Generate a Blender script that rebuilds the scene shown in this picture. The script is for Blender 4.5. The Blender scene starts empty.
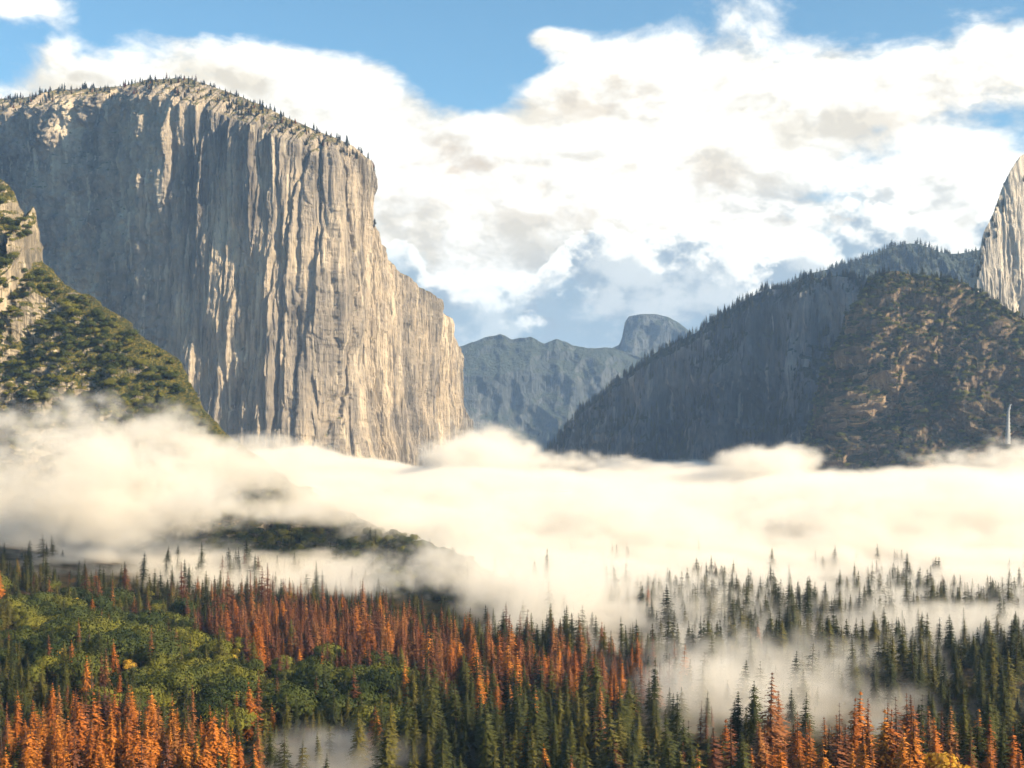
import bpy, math, random, time
import numpy as np
from mathutils import Vector
T0 = time.time()
F, CX, HY, CAMZ = 1300.0, 512.0, 450.0, 150.0
sc = bpy.context.scene
COL = sc.collection

# ------------------------------------------------------------------ noise
def _tab(seed):
    r = np.random.RandomState(seed)
    p = r.permutation(256)
    g = r.normal(size=(256, 3)); g /= np.linalg.norm(g, axis=1)[:, None]
    return np.concatenate([p, p, p[:2]]), g
_T = {}
def perlin(x, y, z, seed=0):
    if seed not in _T: _T[seed] = _tab(seed)
    P, G = _T[seed]
    xi = np.floor(x).astype(np.int64); yi = np.floor(y).astype(np.int64); zi = np.floor(z).astype(np.int64)
    fx, fy, fz = x - xi, y - yi, z - zi
    u = fx*fx*fx*(fx*(fx*6-15)+10); v = fy*fy*fy*(fy*(fy*6-15)+10); w = fz*fz*fz*(fz*(fz*6-15)+10)
    xi &= 255; yi &= 255; zi &= 255
    def c(a, b, d):
        h = P[P[P[(xi+a) & 255] + ((yi+b) & 255)] + ((zi+d) & 255)]
        g = G[h]
        return g[..., 0]*(fx-a) + g[..., 1]*(fy-b) + g[..., 2]*(fz-d)
    x00 = c(0,0,0)*(1-u)+c(1,0,0)*u; x10 = c(0,1,0)*(1-u)+c(1,1,0)*u
    x01 = c(0,0,1)*(1-u)+c(1,0,1)*u; x11 = c(0,1,1)*(1-u)+c(1,1,1)*u
    return ((x00*(1-v)+x10*v)*(1-w)+(x01*(1-v)+x11*v)*w)*1.5
def fbm(x, y, z, o=4, seed=0, gain=.5, ridge=False):
    x, y, z = np.broadcast_arrays(np.asarray(x, float), np.asarray(y, float), np.asarray(z, float))
    s = 0; a = 1; t = 0
    for i in range(o):
        n = perlin(x, y, z, seed+i)
        if ridge: n = 1 - 2*np.abs(n)
        s = s + a*n; t += a; a *= gain; x = x*2.03; y = y*2.03; z = z*2.03
    return s/t
def sstep(a, b, x):
    t = np.clip((x-a)/(b-a), 0, 1); return t*t*(3-2*t)

# ------------------------------------------------------------------ node helpers
def newmat(name):
    m = bpy.data.materials.new(name); m.use_nodes = True
    nt = m.node_tree; nt.nodes.clear(); return m, nt
class NB:
    def __init__(s, nt, geo=False): s.nt = nt; s.geo = geo
    def n(s, t, **kw):
        nd = s.nt.nodes.new(t)
        for k, v in kw.items(): setattr(nd, k, v)
        return nd
    def put(s, sock, v):
        if hasattr(v, 'is_output'): s.nt.links.new(v, sock)
        elif v is not None: sock.default_value = v
    def m(s, op, a, b=None, c=None, clamp=False):
        nd = s.n('ShaderNodeMath', operation=op); nd.use_clamp = clamp
        s.put(nd.inputs[0], a); s.put(nd.inputs[1], b)
        if c is not None: s.put(nd.inputs[2], c)
        return nd.outputs[0]
    def v(s, op, a, b=None):
        nd = s.n('ShaderNodeVectorMath', operation=op)
        s.put(nd.inputs[0], a); s.put(nd.inputs[1], b)
        return nd.outputs['Value'] if op in ('DOT_PRODUCT', 'LENGTH', 'DISTANCE') else nd.outputs[0]
    def noise(s, vec, scale=1., detail=4., rough=.5, ntype='FBM', dist=0.):
        nd = s.n('ShaderNodeTexNoise'); nd.noise_type = ntype
        s.put(nd.inputs['Vector'], vec); nd.inputs['Scale'].default_value = scale
        nd.inputs['Detail'].default_value = detail; nd.inputs['Roughness'].default_value = rough
        nd.inputs['Distortion'].default_value = dist
        return nd.outputs[0]
    def ss(s, a, b, x, o0=0., o1=1.):
        nd = s.n('ShaderNodeMapRange', interpolation_type='SMOOTHSTEP')
        s.put(nd.inputs[0], x); s.put(nd.inputs[1], a); s.put(nd.inputs[2], b); s.put(nd.inputs[3], o0); s.put(nd.inputs[4], o1)
        return nd.outputs[0]
    def mix(s, f, a, b):
        nd = s.n('ShaderNodeMix', data_type='RGBA')
        s.put(nd.inputs[0], f)
        for k, q in ((6, a), (7, b)):
            s.put(nd.inputs[k], (*q, 1) if isinstance(q, tuple) and len(q) == 3 else q)
        return nd.outputs[2]
    def ramp(s, x, stops):
        nd = s.n('ShaderNodeValToRGB'); s.put(nd.inputs[0], x)
        e = nd.color_ramp.elements
        while len(e) < len(stops): e.new(.5)
        for q, (p, c) in zip(e, stops): q.position = p; q.color = (*c, 1)
        return nd.outputs[0]
def finish(b, col, rough=.85, bump=None, bstr=.5, bdist=1., translucent=0., spec=.2):
    p = b.n('ShaderNodeBsdfPrincipled'); b.put(p.inputs['Base Color'], col if hasattr(col, 'is_output') else (*col, 1))
    p.inputs['Roughness'].default_value = rough; p.inputs['Specular IOR Level'].default_value = spec
    if bump is not None:
        bn = b.n('ShaderNodeBump'); bn.inputs['Strength'].default_value = bstr; bn.inputs['Distance'].default_value = bdist
        b.put(bn.inputs['Height'], bump); b.put(p.inputs['Normal'], bn.outputs[0])
    out = p.outputs[0]
    if translucent:
        t = b.n('ShaderNodeBsdfTranslucent'); b.put(t.inputs[0], col if hasattr(col, 'is_output') else (*col, 1))
        mx = b.n('ShaderNodeMixShader'); mx.inputs[0].default_value = translucent
        b.nt.links.new(out, mx.inputs[1]); b.nt.links.new(t.outputs[0], mx.inputs[2]); out = mx.outputs[0]
    o = b.n('ShaderNodeOutputMaterial'); b.nt.links.new(out, o.inputs[0])

# ------------------------------------------------------------------ materials
def rock_mat(name, dark, mid, tan, pale, brush=None, brush2=None, bs=.55, bsoft=.15, vs=1., streak=.0):
    """weathered granite: patches and vertical water streaks, brush on the flatter ledges"""
    m, nt = newmat(name); b = NB(nt)
    co = b.n('ShaderNodeTexCoord').outputs['Object']
    geo = b.n('ShaderNodeNewGeometry')
    st = b.v('MULTIPLY', co, (1/38*vs, 1/38*vs, 1/420*vs))
    wide = b.noise(b.v('MULTIPLY', co, (1/170*vs, 1/170*vs, 1/420*vs)), 1, 4, .55)
    s1 = b.noise(st, 1, 7, .62)
    s2 = b.noise(b.v('MULTIPLY', co, (1/9*vs, 1/9*vs, 1/130*vs)), 1, 5, .6)
    pat = b.noise(b.v('MULTIPLY', co, (1/60*vs, 1/60*vs, 1/60*vs)), 1, 6, .65)
    if streak:
        xs = b.n('ShaderNodeSeparateXYZ'); nt.links.new(co, xs.inputs[0])
        k_ = b.ss(-1180., -820., xs.outputs[0])
        blk = b.noise(b.v('MULTIPLY', co, (1/45, 1/45, 1/60)), 1, 7, .66)
        s1 = b.m('ADD', b.m('MULTIPLY', s1, k_), b.m('MULTIPLY', blk, b.m('SUBTRACT', 1., k_)))
        s2 = b.m('ADD', b.m('MULTIPLY', s2, b.m('MULTIPLY_ADD', k_, .75, .25)), b.m('MULTIPLY', b.m('SUBTRACT', 1., k_), .36))
    mixv = b.m('ADD', b.m('MULTIPLY', wide, .5), b.m('ADD', b.m('MULTIPLY', s1, .32), b.m('MULTIPLY', pat, .18)))
    c = b.ramp(mixv, [(.38, dark), (.47, mid), (.56, tan), (.68, pale)])
    c = b.mix(b.ss(.54, .66, s2, 0, .7), c, dark)
    c = b.mix(b.ss(.55, .7, b.noise(b.v('MULTIPLY', co, (1/22*vs, 1/22*vs, 1/260*vs)), 1, 4, .55), 0, .6), c, pale)
    if brush:
        nz = b.n('ShaderNodeSeparateXYZ'); nt.links.new(geo.outputs['Normal'], nz.inputs[0])
        jit = b.noise(b.v('MULTIPLY', co, (1/25*vs,)*3), 1, 6, .7)
        k = b.m('ADD', nz.outputs[2], b.m('MULTIPLY', b.m('SUBTRACT', jit, .5), 1.1))
        bc = b.mix(b.ss(.42, .6, b.noise(b.v('MULTIPLY', co, (1/12*vs,)*3), 1, 5, .7)), brush, brush2 or brush)
        c = b.mix(b.ss(bs, bs+bsoft, k), c, bc)
    bump = b.m('ADD', b.m('MULTIPLY', s2, 4.), b.noise(b.v('MULTIPLY', co, (1/7*vs, 1/7*vs, 1/14*vs)), 1, 5, .7))
    finish(b, c, .9, bump, 1., 3.5/vs)
    return m
M_CAP = rock_mat('granite_wall', (.06, .055, .05), (.20, .175, .145), (.35, .29, .215), (.52, .45, .34), (.19, .145, .07), (.075, .085, .035), .62, streak=1.)
M_LEFT = rock_mat('granite_brush', (.07, .065, .055), (.17, .145, .11), (.34, .28, .20), (.5, .43, .32), (.028, .038, .010), (.12, .095, .018), .24, .2, 3.)
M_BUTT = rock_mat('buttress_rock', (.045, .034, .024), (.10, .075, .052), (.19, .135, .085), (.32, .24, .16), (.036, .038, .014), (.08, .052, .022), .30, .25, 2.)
M_PALE = rock_mat('pale_granite', (.16, .155, .15), (.3, .28, .25), (.42, .38, .32), (.55, .49, .4), (.06, .065, .03), (.14, .11, .06), .8, .15, 1.5)
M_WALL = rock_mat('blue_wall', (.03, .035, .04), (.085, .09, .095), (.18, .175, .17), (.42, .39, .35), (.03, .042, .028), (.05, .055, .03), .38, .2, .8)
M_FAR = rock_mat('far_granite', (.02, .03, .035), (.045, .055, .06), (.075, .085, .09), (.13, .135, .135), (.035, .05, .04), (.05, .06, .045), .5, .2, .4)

def ground_mat():
    m, nt = newmat('forest_floor'); b = NB(nt)
    co = b.n('ShaderNodeTexCoord').outputs['Object']
    a = b.noise(b.v('MULTIPLY', co, (1/40,)*3), 1, 4, .65)
    c = b.ramp(a, [(.35, (.016, .017, .008)), (.5, (.035, .030, .014)), (.68, (.08, .05, .022))])
    finish(b, c, 1., b.noise(b.v('MULTIPLY', co, (1/5,)*3), 1, 5, .7), .8, 2., spec=0)
    return m
M_GROUND = ground_mat()
def leaf_mat(name, c1, c2, c3, tr=.3, scale=.5):
    m, nt = newmat(name); b = NB(nt)
    oi = b.n('ShaderNodeObjectInfo').outputs['Random']
    co = b.n('ShaderNodeTexCoord').outputs['Object']
    nz = b.noise(co, scale, 2, .6)
    f = b.m('ADD', b.m('MULTIPLY', oi, .7), b.m('MULTIPLY', b.m('SUBTRACT', nz, .3), .7), clamp=True)
    c = b.ramp(f, [(.1, c1), (.5, c2), (.9, c3)])
    finish(b, c, .7, translucent=tr, spec=.15)
    return m
M_FIR = leaf_mat('fir_needles', (.016, .024, .007), (.046, .052, .010), (.12, .10, .016), .15)
M_RUST = leaf_mat('rust_needles', (.085, .032, .018), (.18, .065, .027), (.32, .14, .04), .2)
M_GOLD = leaf_mat('orange_needles', (.24, .07, .014), (.40, .13, .018), (.52, .21, .03), .2)
M_YEL = leaf_mat('yellow_leaves', (.20, .20, .025), (.42, .33, .03), (.55, .30, .04), .35)
M_OAK = leaf_mat('oak_leaves', (.018, .03, .006), (.05, .062, .011), (.16, .15, .018), .15, .12)
def bark():
    m, nt = newmat('bark'); b = NB(nt)
    co = b.n('ShaderNodeTexCoord').outputs['Object']
    n = b.noise(b.v('MULTIPLY', co, (3, 3, .5)), 1, 4, .6)
    finish(b, b.ramp(n, [(.35, (.03, .02, .014)), (.65, (.10, .07, .05))]), .95, n, .6, .1, spec=.05)
    return m
M_BARK = bark()
M_SNAG = leaf_mat('bare_twigs', (.07, .05, .04), (.13, .10, .075), (.2, .16, .12), .1)

# ------------------------------------------------------------------ mesh helpers
def mesh_np(name, V, Fc, mats, smooth=False, mi=None):
    me = bpy.data.meshes.new(name); Fc = np.asarray(Fc); k = Fc.shape[1]
    me.vertices.add(len(V)); me.vertices.foreach_set('co', np.asarray(V, np.float32).ravel())
    me.loops.add(Fc.size); me.loops.foreach_set('vertex_index', Fc.astype(np.int32).ravel())
    me.polygons.add(len(Fc)); me.polygons.foreach_set('loop_start', np.arange(0, Fc.size, k, dtype=np.int32))
    me.polygons.foreach_set('loop_total', np.full(len(Fc), k, np.int32))
    if mi is not None: me.polygons.foreach_set('material_index', np.asarray(mi, np.int32))
    me.polygons.foreach_set('use_smooth', np.full(len(Fc), smooth, bool))
    for m in mats: me.materials.append(m)
    me.update(calc_edges=True)
    return me
def link(name, me, label=None, cat=None, kind=None, group=None, parent=None):
    o = bpy.data.objects.new(name, me); COL.objects.link(o)
    if label: o['label'] = label
    if cat: o['category'] = cat
    if kind: o['kind'] = kind
    if group: o['group'] = group
    if parent: o.parent = parent
    return o
def gridfaces(nu, nv, wrap=False):
    i = np.arange(nu-1)[:, None]; j = np.arange(nv-1)[None]
    a = i*nv+j
    return np.stack([a, a+nv, a+nv+1, a+1], -1).reshape(-1, 4)

# ------------------------------------------------------------------ massifs
class Massif:
    """A mountain built as a skin over its own footprint: foot, face, rim, top and a back side that comes down again."""
    def __init__(s, name, ctrl, mat, label, cat, nu=300, nv=200, lean=.1, flare=0., rim=0., rimv=.93, back=600,
                 disp=None, zb=-30., sky=4., skys=60., sm=3, mean=0., hill=0., backdrop=.35):
        c = np.array(ctrl, float)
        L = np.concatenate([[0], np.cumsum(np.hypot(np.diff(c[:, 0]), np.diff(c[:, 1])))])
        t = np.linspace(0, L[-1], nu)
        px, py, Y = (np.interp(t, L, c[:, k]) for k in (0, 1, 2))
        def smooth(a, n):
            for _ in range(n): a = np.concatenate([[a[0]], (a[:-2]+2*a[1:-1]+a[2:])/4, [a[-1]]])
            return a
        px, py = smooth(px, sm), smooth(py, sm); Y = smooth(Y, sm*6)
        X = (px-CX)/F*Y; Z = CAMZ+(HY-py)/F*Y
        S = np.concatenate([[0], np.cumsum(np.hypot(np.diff(X), np.diff(Y)))])
        Z = Z + sky*fbm(S/skys, 3.3, 0, 4, 71) 
        tx, ty = np.gradient(X), np.gradient(Y); tx, ty = smooth(tx, 25), smooth(ty, 25)
        n_ = np.hypot(tx, ty)+1e-9; nx, ny = ty/n_, -tx/n_
        v = np.linspace(0, 1, nv)[None]
        H = (Z-zb)[:, None]
        ln = lean if not callable(lean) else lean(px)[:, None]
        zz = zb+H*v
        if callable(rim): rim = rim(px)[:, None]
        off = ln*H*(1-v)+flare*np.clip(1-v*2.2, 0, 1)**2+rim*np.where(v > rimv, 1-(v-rimv)/(1-rimv), 1)
        S2 = S[:, None]+0*v
        d = disp(S2, zz, v+0*S2, px[:, None]+0*v) if disp else 0*S2
        if disp: d = d-d.mean()+mean
        fade = (1-.8*sstep(.97, 1., v)) if not hill else (1-(1-hill)*sstep(.5, 1., v))
        d = d*fade
        Vx = X[:, None]+nx[:, None]*(off+d); Vy = Y[:, None]+ny[:, None]*(off+d)
        nb = 26
        w = np.linspace(0, 1, nb+1)[None, 1:]
        bz = Z[:, None]-w**1.5*backdrop*back*.5+0*w
        bz = np.where(w > .8, bz*(1-(w-.8)/.2)+zb*((w-.8)/.2), bz)
        # the back side simply continues away from the face
        bx = X[:, None]-nx[:, None]*0*w+0*w; by = Y[:, None]+w*back
        bx = bx*(by/Y[:, None])
        e_ = (d[:, -1]*fade[0, -1])[:, None]*np.clip(1-w*2, 0, 1); bx = bx+nx[:, None]*e_; by = by+ny[:, None]*e_
        zt = bz+6*fbm(bx/40, by/40, 0, 4, 93)*np.minimum(1, w*6)
        VX = np.concatenate([Vx, bx], 1); VY = np.concatenate([Vy, by], 1); VZ = np.concatenate([zz, zt], 1)
        s.V = np.stack([VX, VY, VZ], -1); s.nu, s.nv = nu, nv
        me = mesh_np(name, s.V.reshape(-1, 3), gridfaces(nu, nv+nb), [mat], True)
        s.o = link(name, me, label, cat, 'structure'); s.px = px
    def spots(s, n, rng, vlo=0., vhi=1., pxlo=-999, pxhi=9999, flat=.25):
        """random points on the face with a minimum upward slope"""
        out = []
        A = s.V; tries = 0
        iu = np.where((s.px > pxlo) & (s.px < pxhi))[0]
        if len(iu) < 3: return np.zeros((0, 3))
        while len(out) < n and tries < n*12:
            tries += 1
            i = min(max(int(rng.choice(iu)), 1), s.nu-2); j = int((vlo+(vhi-vlo)*rng.random())*(s.nv-2))
            j = min(max(j, 1), s.nv-1)
            a = A[i+1, j]-A[i-1, j]; b = A[i, j+1]-A[i, j-1]
            N = np.cross(a, b); N /= np.linalg.norm(N)+1e-9
            if N[2] > flat: out.append(A[i, j])
        return np.array(out).reshape(-1, 3)

def d_cap(S, z, v, px):
    w = S+20*fbm(S/160, z/420, 5, 4, 11)
    d = 48*fbm(w/330, z/800, 0, 3, 1)
    grow = .22+.78*sstep(130, 230, px)
    d = d+grow*30*fbm(w/95, z/520, 2, 3, 7, ridge=True)*(.6+.8*fbm(S/260, z/260, 6, 2, 61))
    r = fbm(w/34, z/420, 9, 4, 23)
    d = d+grow*13*np.sign(r)*np.abs(r)**.7
    q = fbm((S+9*fbm(S/60, z/200, 5, 3, 88))/80, z/900, 15, 3, 81)*6; fq = np.floor(q); d = d+grow*8*(fq+np.clip((q-fq)*5, 0, 1))
    q = fbm(S/95+.3*d/40, z/120, 25, 4, 85)*6.; fq = np.floor(q); d = d+(1.2-grow)*9*(fq+np.clip((q-fq)*5, 0, 1))
    for k, (a, b_, e) in enumerate(((64, 1500, 14), (36, 900, 8), (150, 800, 20), (21, 500, 5))):
        c = 1-np.abs(perlin(S/a+.12*fbm(S/60, z/80, k, 4, 90, .6), z/b_, 0*z+k*7.3, 95+k)); d = d-e*np.clip(c, 0, 1)**26
    d = d+5*fbm(w/13, z/60, 1, 4, 31, .6)+(1.15-grow)*(34*fbm(S/130, z/190, 7, 5, 65, .55)+14*fbm(S/32, z/40, 3, 4, 67, .6, ridge=True))
    d = d+9*fbm(S/90, z/55, 4, 4, 41, .6)*(1.3-grow)+4*fbm(S/30, z/22, 8, 4, 51, .6)
    return d
def d_hill(S, z, v, px):
    a = 55*fbm(S/160, z/130, 0, 4, 101, ridge=True)+20*fbm(S/45, z/40, 3, 5, 111, .6)
    q = fbm(S/120, z/150, 5, 4, 125)*6; fq = np.floor(q); a = a+14*(fq+np.clip((q-fq)*4, 0, 1))
    return a+7*fbm(S/11, z/9, 1, 4, 121, .6)
def d_left(S, z, v, px):
    a = 75*fbm(S/150, z/200, 0, 3, 131, ridge=True)+36*fbm(S/55, z/60, 3, 4, 141, .65, ridge=True)
    return a+13*fbm(S/14, z/14, 1, 4, 151, .65)
def d_wall(S, z, v, px):
    w = S+40*fbm(S/200, z/400, 5, 3, 161)
    d = 130*fbm(w/400, z/900, 0, 3, 171, ridge=True)+60*fbm(w/110, z/400, 2, 4, 181, .55, ridge=True)
    q = fbm(w/150, z/300, 5, 3, 185)*5; fq = np.floor(q); d = d+16*(fq+np.clip((q-fq)*4, 0, 1))
    return d+10*fbm(w/25, z/80, 2, 4, 191, .6)
def d_far(S, z, v, px):
    return 220*fbm(S/700, z/700, 0, 4, 201, ridge=True)+60*fbm(S/180, z/220, 2, 4, 211, .6)

cap = Massif('granite_monolith',
    [(-150,118,4850),(-60,104,4640),(0,99,4490),(30,97,4410),(60,90,4330),(100,88,4210),(125,86,4130),(150,80,4040),(170,79,3950),(190,79,3880),(212,86,3840),(232,93,3810),(262,106,3765),
     (290,119,3735),(318,131,3705),(334,138,3700),(347,143,3715),(355,147,3740),(360,153,3760),(364,172,3780),(369,205,3800),(376,238,3830),(381,254,3880),(393,268,3960),(410,284,4060),(426,300,4160),(438,314,4240),(446,332,4290),(454,368,4360),(464,420,4430),(490,470,4530)],
    M_CAP, 'huge sheer granite monolith with flat rounded summit and lit vertical prow above the fog', 'mountain',
    nu=1500, nv=620, lean=lambda p: .05-.035*sstep(300, 370, p), flare=60, rim=lambda p: 75-66*sstep(290, 366, p), rimv=.94, back=900, disp=d_cap, sky=5, skys=50, sm=2, mean=22.)
left = Massif('brushy_hill',
    [(-260,60,2150),(-100,120,2080),(-20,168,2020),(5,180,2000),(16,192,1990),(24,215,1985),(33,205,1980),(40,228,1975),(44,262,1970),(60,280,1950),(80,293,1930),(108,308,1900),(128,322,1880),(150,342,1850),(172,360,1820),(190,385,1790),(205,408,1760),(235,440,1720),(262,462,1690),(285,478,1670),
     (320,500,1640),(360,522,1610),(400,534,1520),(440,548,1440),(475,560,1360),(505,580,1290),(535,604,1230),(560,628,1190),(580,645,1150)],
    M_LEFT, 'steep brush covered hillside with pale rock outcrops, falling from the left edge into fog', 'hillside',
    nu=900, nv=420, lean=lambda p: .55+.5*sstep(0, 260, p), flare=60, rim=12, back=320, disp=d_left, sky=9, skys=40, sm=2, hill=.3, backdrop=.9)
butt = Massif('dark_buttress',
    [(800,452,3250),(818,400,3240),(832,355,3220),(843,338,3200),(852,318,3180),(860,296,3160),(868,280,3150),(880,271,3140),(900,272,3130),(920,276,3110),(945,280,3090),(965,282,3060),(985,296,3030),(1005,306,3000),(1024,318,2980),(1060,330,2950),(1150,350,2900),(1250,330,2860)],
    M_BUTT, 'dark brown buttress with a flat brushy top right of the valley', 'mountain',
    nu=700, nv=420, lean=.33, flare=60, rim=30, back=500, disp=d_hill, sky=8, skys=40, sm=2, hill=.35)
tower = Massif('granite_tower',
    [(962,300,3560),(968,284,3560),(974,268,3560),(980,248,3560),(984,232,3560),(994,214,3565),(1001,196,3570),(1010,172,3580),(1018,156,3600),(1030,150,3630),(1060,140,3700),(1120,120,3800),(1220,110,3950)],
    M_PALE, 'pale granite cliff rising at the right edge behind the dark buttress', 'cliff',
    nu=500, nv=400, lean=.06, flare=30, rim=8, back=500, disp=d_cap, sky=6, skys=40, sm=2, hill=.4)
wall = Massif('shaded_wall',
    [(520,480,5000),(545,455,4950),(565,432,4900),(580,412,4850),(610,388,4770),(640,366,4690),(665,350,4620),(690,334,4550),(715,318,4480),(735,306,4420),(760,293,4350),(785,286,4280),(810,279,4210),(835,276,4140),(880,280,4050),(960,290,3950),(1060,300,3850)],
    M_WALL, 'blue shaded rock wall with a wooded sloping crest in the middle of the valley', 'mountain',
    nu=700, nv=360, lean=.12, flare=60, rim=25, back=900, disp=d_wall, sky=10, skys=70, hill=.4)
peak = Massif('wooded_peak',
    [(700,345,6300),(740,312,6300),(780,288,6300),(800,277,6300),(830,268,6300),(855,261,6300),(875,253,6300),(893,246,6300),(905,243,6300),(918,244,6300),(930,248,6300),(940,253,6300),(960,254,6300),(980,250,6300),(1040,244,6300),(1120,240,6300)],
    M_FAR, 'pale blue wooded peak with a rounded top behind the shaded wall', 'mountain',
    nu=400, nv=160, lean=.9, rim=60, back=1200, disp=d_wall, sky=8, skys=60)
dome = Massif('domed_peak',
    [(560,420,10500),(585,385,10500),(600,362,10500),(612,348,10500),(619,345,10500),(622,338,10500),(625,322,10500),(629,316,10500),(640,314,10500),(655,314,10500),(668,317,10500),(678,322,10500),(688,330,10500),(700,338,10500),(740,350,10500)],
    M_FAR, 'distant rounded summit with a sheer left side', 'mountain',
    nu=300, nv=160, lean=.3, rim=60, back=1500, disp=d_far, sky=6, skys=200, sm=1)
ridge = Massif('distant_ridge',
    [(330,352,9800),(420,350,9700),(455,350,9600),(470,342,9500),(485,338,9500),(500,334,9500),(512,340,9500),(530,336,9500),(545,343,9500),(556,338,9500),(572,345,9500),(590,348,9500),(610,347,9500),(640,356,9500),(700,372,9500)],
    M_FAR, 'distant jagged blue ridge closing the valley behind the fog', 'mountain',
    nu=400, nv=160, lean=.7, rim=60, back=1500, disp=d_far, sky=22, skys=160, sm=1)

# ------------------------------------------------------------------ ground
def ground_h(x, y):
    h = 5*fbm(x/320, y/320, 0, 3, 301)+1.5*fbm(x/50, y/50, 1, 3, 311)
    h = h+95*sstep(-60, -1100, x-(y-900)*(-.10))*sstep(500, 1500, y)*sstep(4200, 2600, y)   # talus rising to the left
    h = h+26*sstep(-180, -520, x)*sstep(1300, 600, y)
    h = h+10*sstep(150, 420, x)*sstep(1100, 700, y)
    h = h+27*sstep(575, 480, y)*sstep(30, 105, x)
    h = h+160*sstep(1400, 2600, np.abs(x))*sstep(1500, 4000, y)
    return h
gx = np.concatenate([-np.geomspace(40000, 1500, 30)[:-1], np.arange(-1500, 1501, 12.), np.geomspace(1500, 40000, 30)[1:]])
gy = np.concatenate([np.linspace(-40000, 0, 30)[:-1], np.arange(0, 3600, 12.), np.geomspace(3600, 45000, 40)])
GX, GY = np.meshgrid(gx, gy, indexing='ij')
GZ = ground_h(GX, GY)
me = mesh_np('ground', np.stack([GX, GY, GZ], -1).reshape(-1, 3), gridfaces(len(gx), len(gy)), [M_GROUND], True)
link('ground', me, 'dark forest floor of the valley under the trees and fog', 'ground', 'structure')
print('massifs', time.time()-T0)

# ------------------------------------------------------------------ tree meshes
def tube(pts, rad, n=5):
    V = []; Fc = []
    for i, (p, r) in enumerate(zip(pts, rad)):
        for k in range(n):
            a = 2*math.pi*k/n; V.append((p[0]+r*math.cos(a), p[1]+r*math.sin(a), p[2]))
    for i in range(len(pts)-1):
        for k in range(n):
            Fc.append((i*n+k, i*n+(k+1) % n, (i+1)*n+(k+1) % n, (i+1)*n+k))
    return V, Fc
def conifer(seed, h, wr, start=.12, dens=1., sparse=0., droop=.35, pw=.85, whorls=None, limbs=False):
    """returns trunk (V,F) and crown (V,F): whorls of drooping sprays of needle clumps"""
    r = random.Random(seed)
    bx, by = r.uniform(-.012, .012)*h, r.uniform(-.012, .012)*h
    pts = [(bx*(t**2), by*(t**2), h*t-(1.5 if t == 0 else 0)) for t in (0, .2, .4, .6, .8, 1)]
    TV, TF = tube(pts, [h*.0125*(1-t)**.8+.03 for t in (0, .2, .4, .6, .8, 1)], 6)
    V = []; Fc = []; NR = []
    def tri(c, d, s, up):
        # a kite-shaped clump: c centre, d direction
        nx, ny = -d[1], d[0]
        k = len(V)
        V.append((c[0]-d[0]*s, c[1]-d[1]*s, c[2]+up*s*.4))
        V.append((c[0]+nx*s*.5, c[1]+ny*s*.5, c[2]-s*r.uniform(.1, .6)))
        V.append((c[0]+d[0]*s*1.1, c[1]+d[1]*s*1.1, c[2]-up*s*.5-s*r.uniform(0, .5)))
        V.append((c[0]-nx*s*.5, c[1]-ny*s*.5, c[2]-s*r.uniform(.1, .6)))
        Fc.append((k, k+1, k+2, k+3))
        q_ = math.hypot(c[0]-bx*.5, c[1]-by*.5)+.01
        NR.extend([((c[0]-bx*.5)/q_, (c[1]-by*.5)/q_, .5)]*4)
    nw = whorls or int(h*.9)
    side = r.uniform(0, 6.28)
    for i in range(nw):
        t = start+(1-start)*((i+r.random()*.6)/nw)
        if r.random() < sparse*.5: continue
        R = wr*h*(min(1, (1-t)/(1-start)*1.02))**pw*(r.uniform(.72, 1.12))
        if t < start+.1: R *= r.uniform(.4, .9)
        nb = max(4, int((5+R*1.2)*dens))
        for k in range(nb):
            if r.random() < sparse: continue
            a = 2*math.pi*(k+r.random()*.7)/nb+i*1.1
            rr = R*r.uniform(.6, 1.15)*(1+.18*math.cos(a-side))
            d = (math.cos(a), math.sin(a))
            z0 = h*t+r.uniform(-.3, .3)
            x0, y0 = bx*t*t, by*t*t
            m = max(2, int(rr/.8))
            for q in range(m):
                f = (q+.6)/m
                if limbs and f < .35 and r.random() < .8: continue
                s = (.5+.6*(1-f))*min(1.25, .5+rr*.25)*r.uniform(.7, 1.3)
                dz = -droop*rr*f*f+ .12*rr*f
                off = r.uniform(-.3, .3)*rr*.35*f
                c = (x0+d[0]*rr*f-d[1]*off, y0+d[1]*rr*f+d[0]*off, z0+dz)
                aa = a+r.uniform(-.7, .7)
                tri(c, (math.cos(aa), math.sin(aa)), s, r.uniform(-.3, .5))
            if limbs:
                k0 = len(V); w_ = .05+.01*rr
                e = (x0+d[0]*rr*.9, y0+d[1]*rr*.9, z0-droop*rr*.6)
                V.extend([(x0, y0, z0+w_), (x0, y0, z0-w_), (e[0], e[1], e[2]-w_*.4), (e[0], e[1], e[2]+w_*.4)])
                Fc.append((k0, k0+1, k0+2, k0+3)); NR.extend([(0, 0, 1)]*4)
    # tip
    for q in range(4):
        tri((bx, by, h*(.985-.01*q)), (math.cos(q*1.7), math.sin(q*1.7)), .22+.05*q, .6)
    return TV, TF, V, Fc, NR
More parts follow.
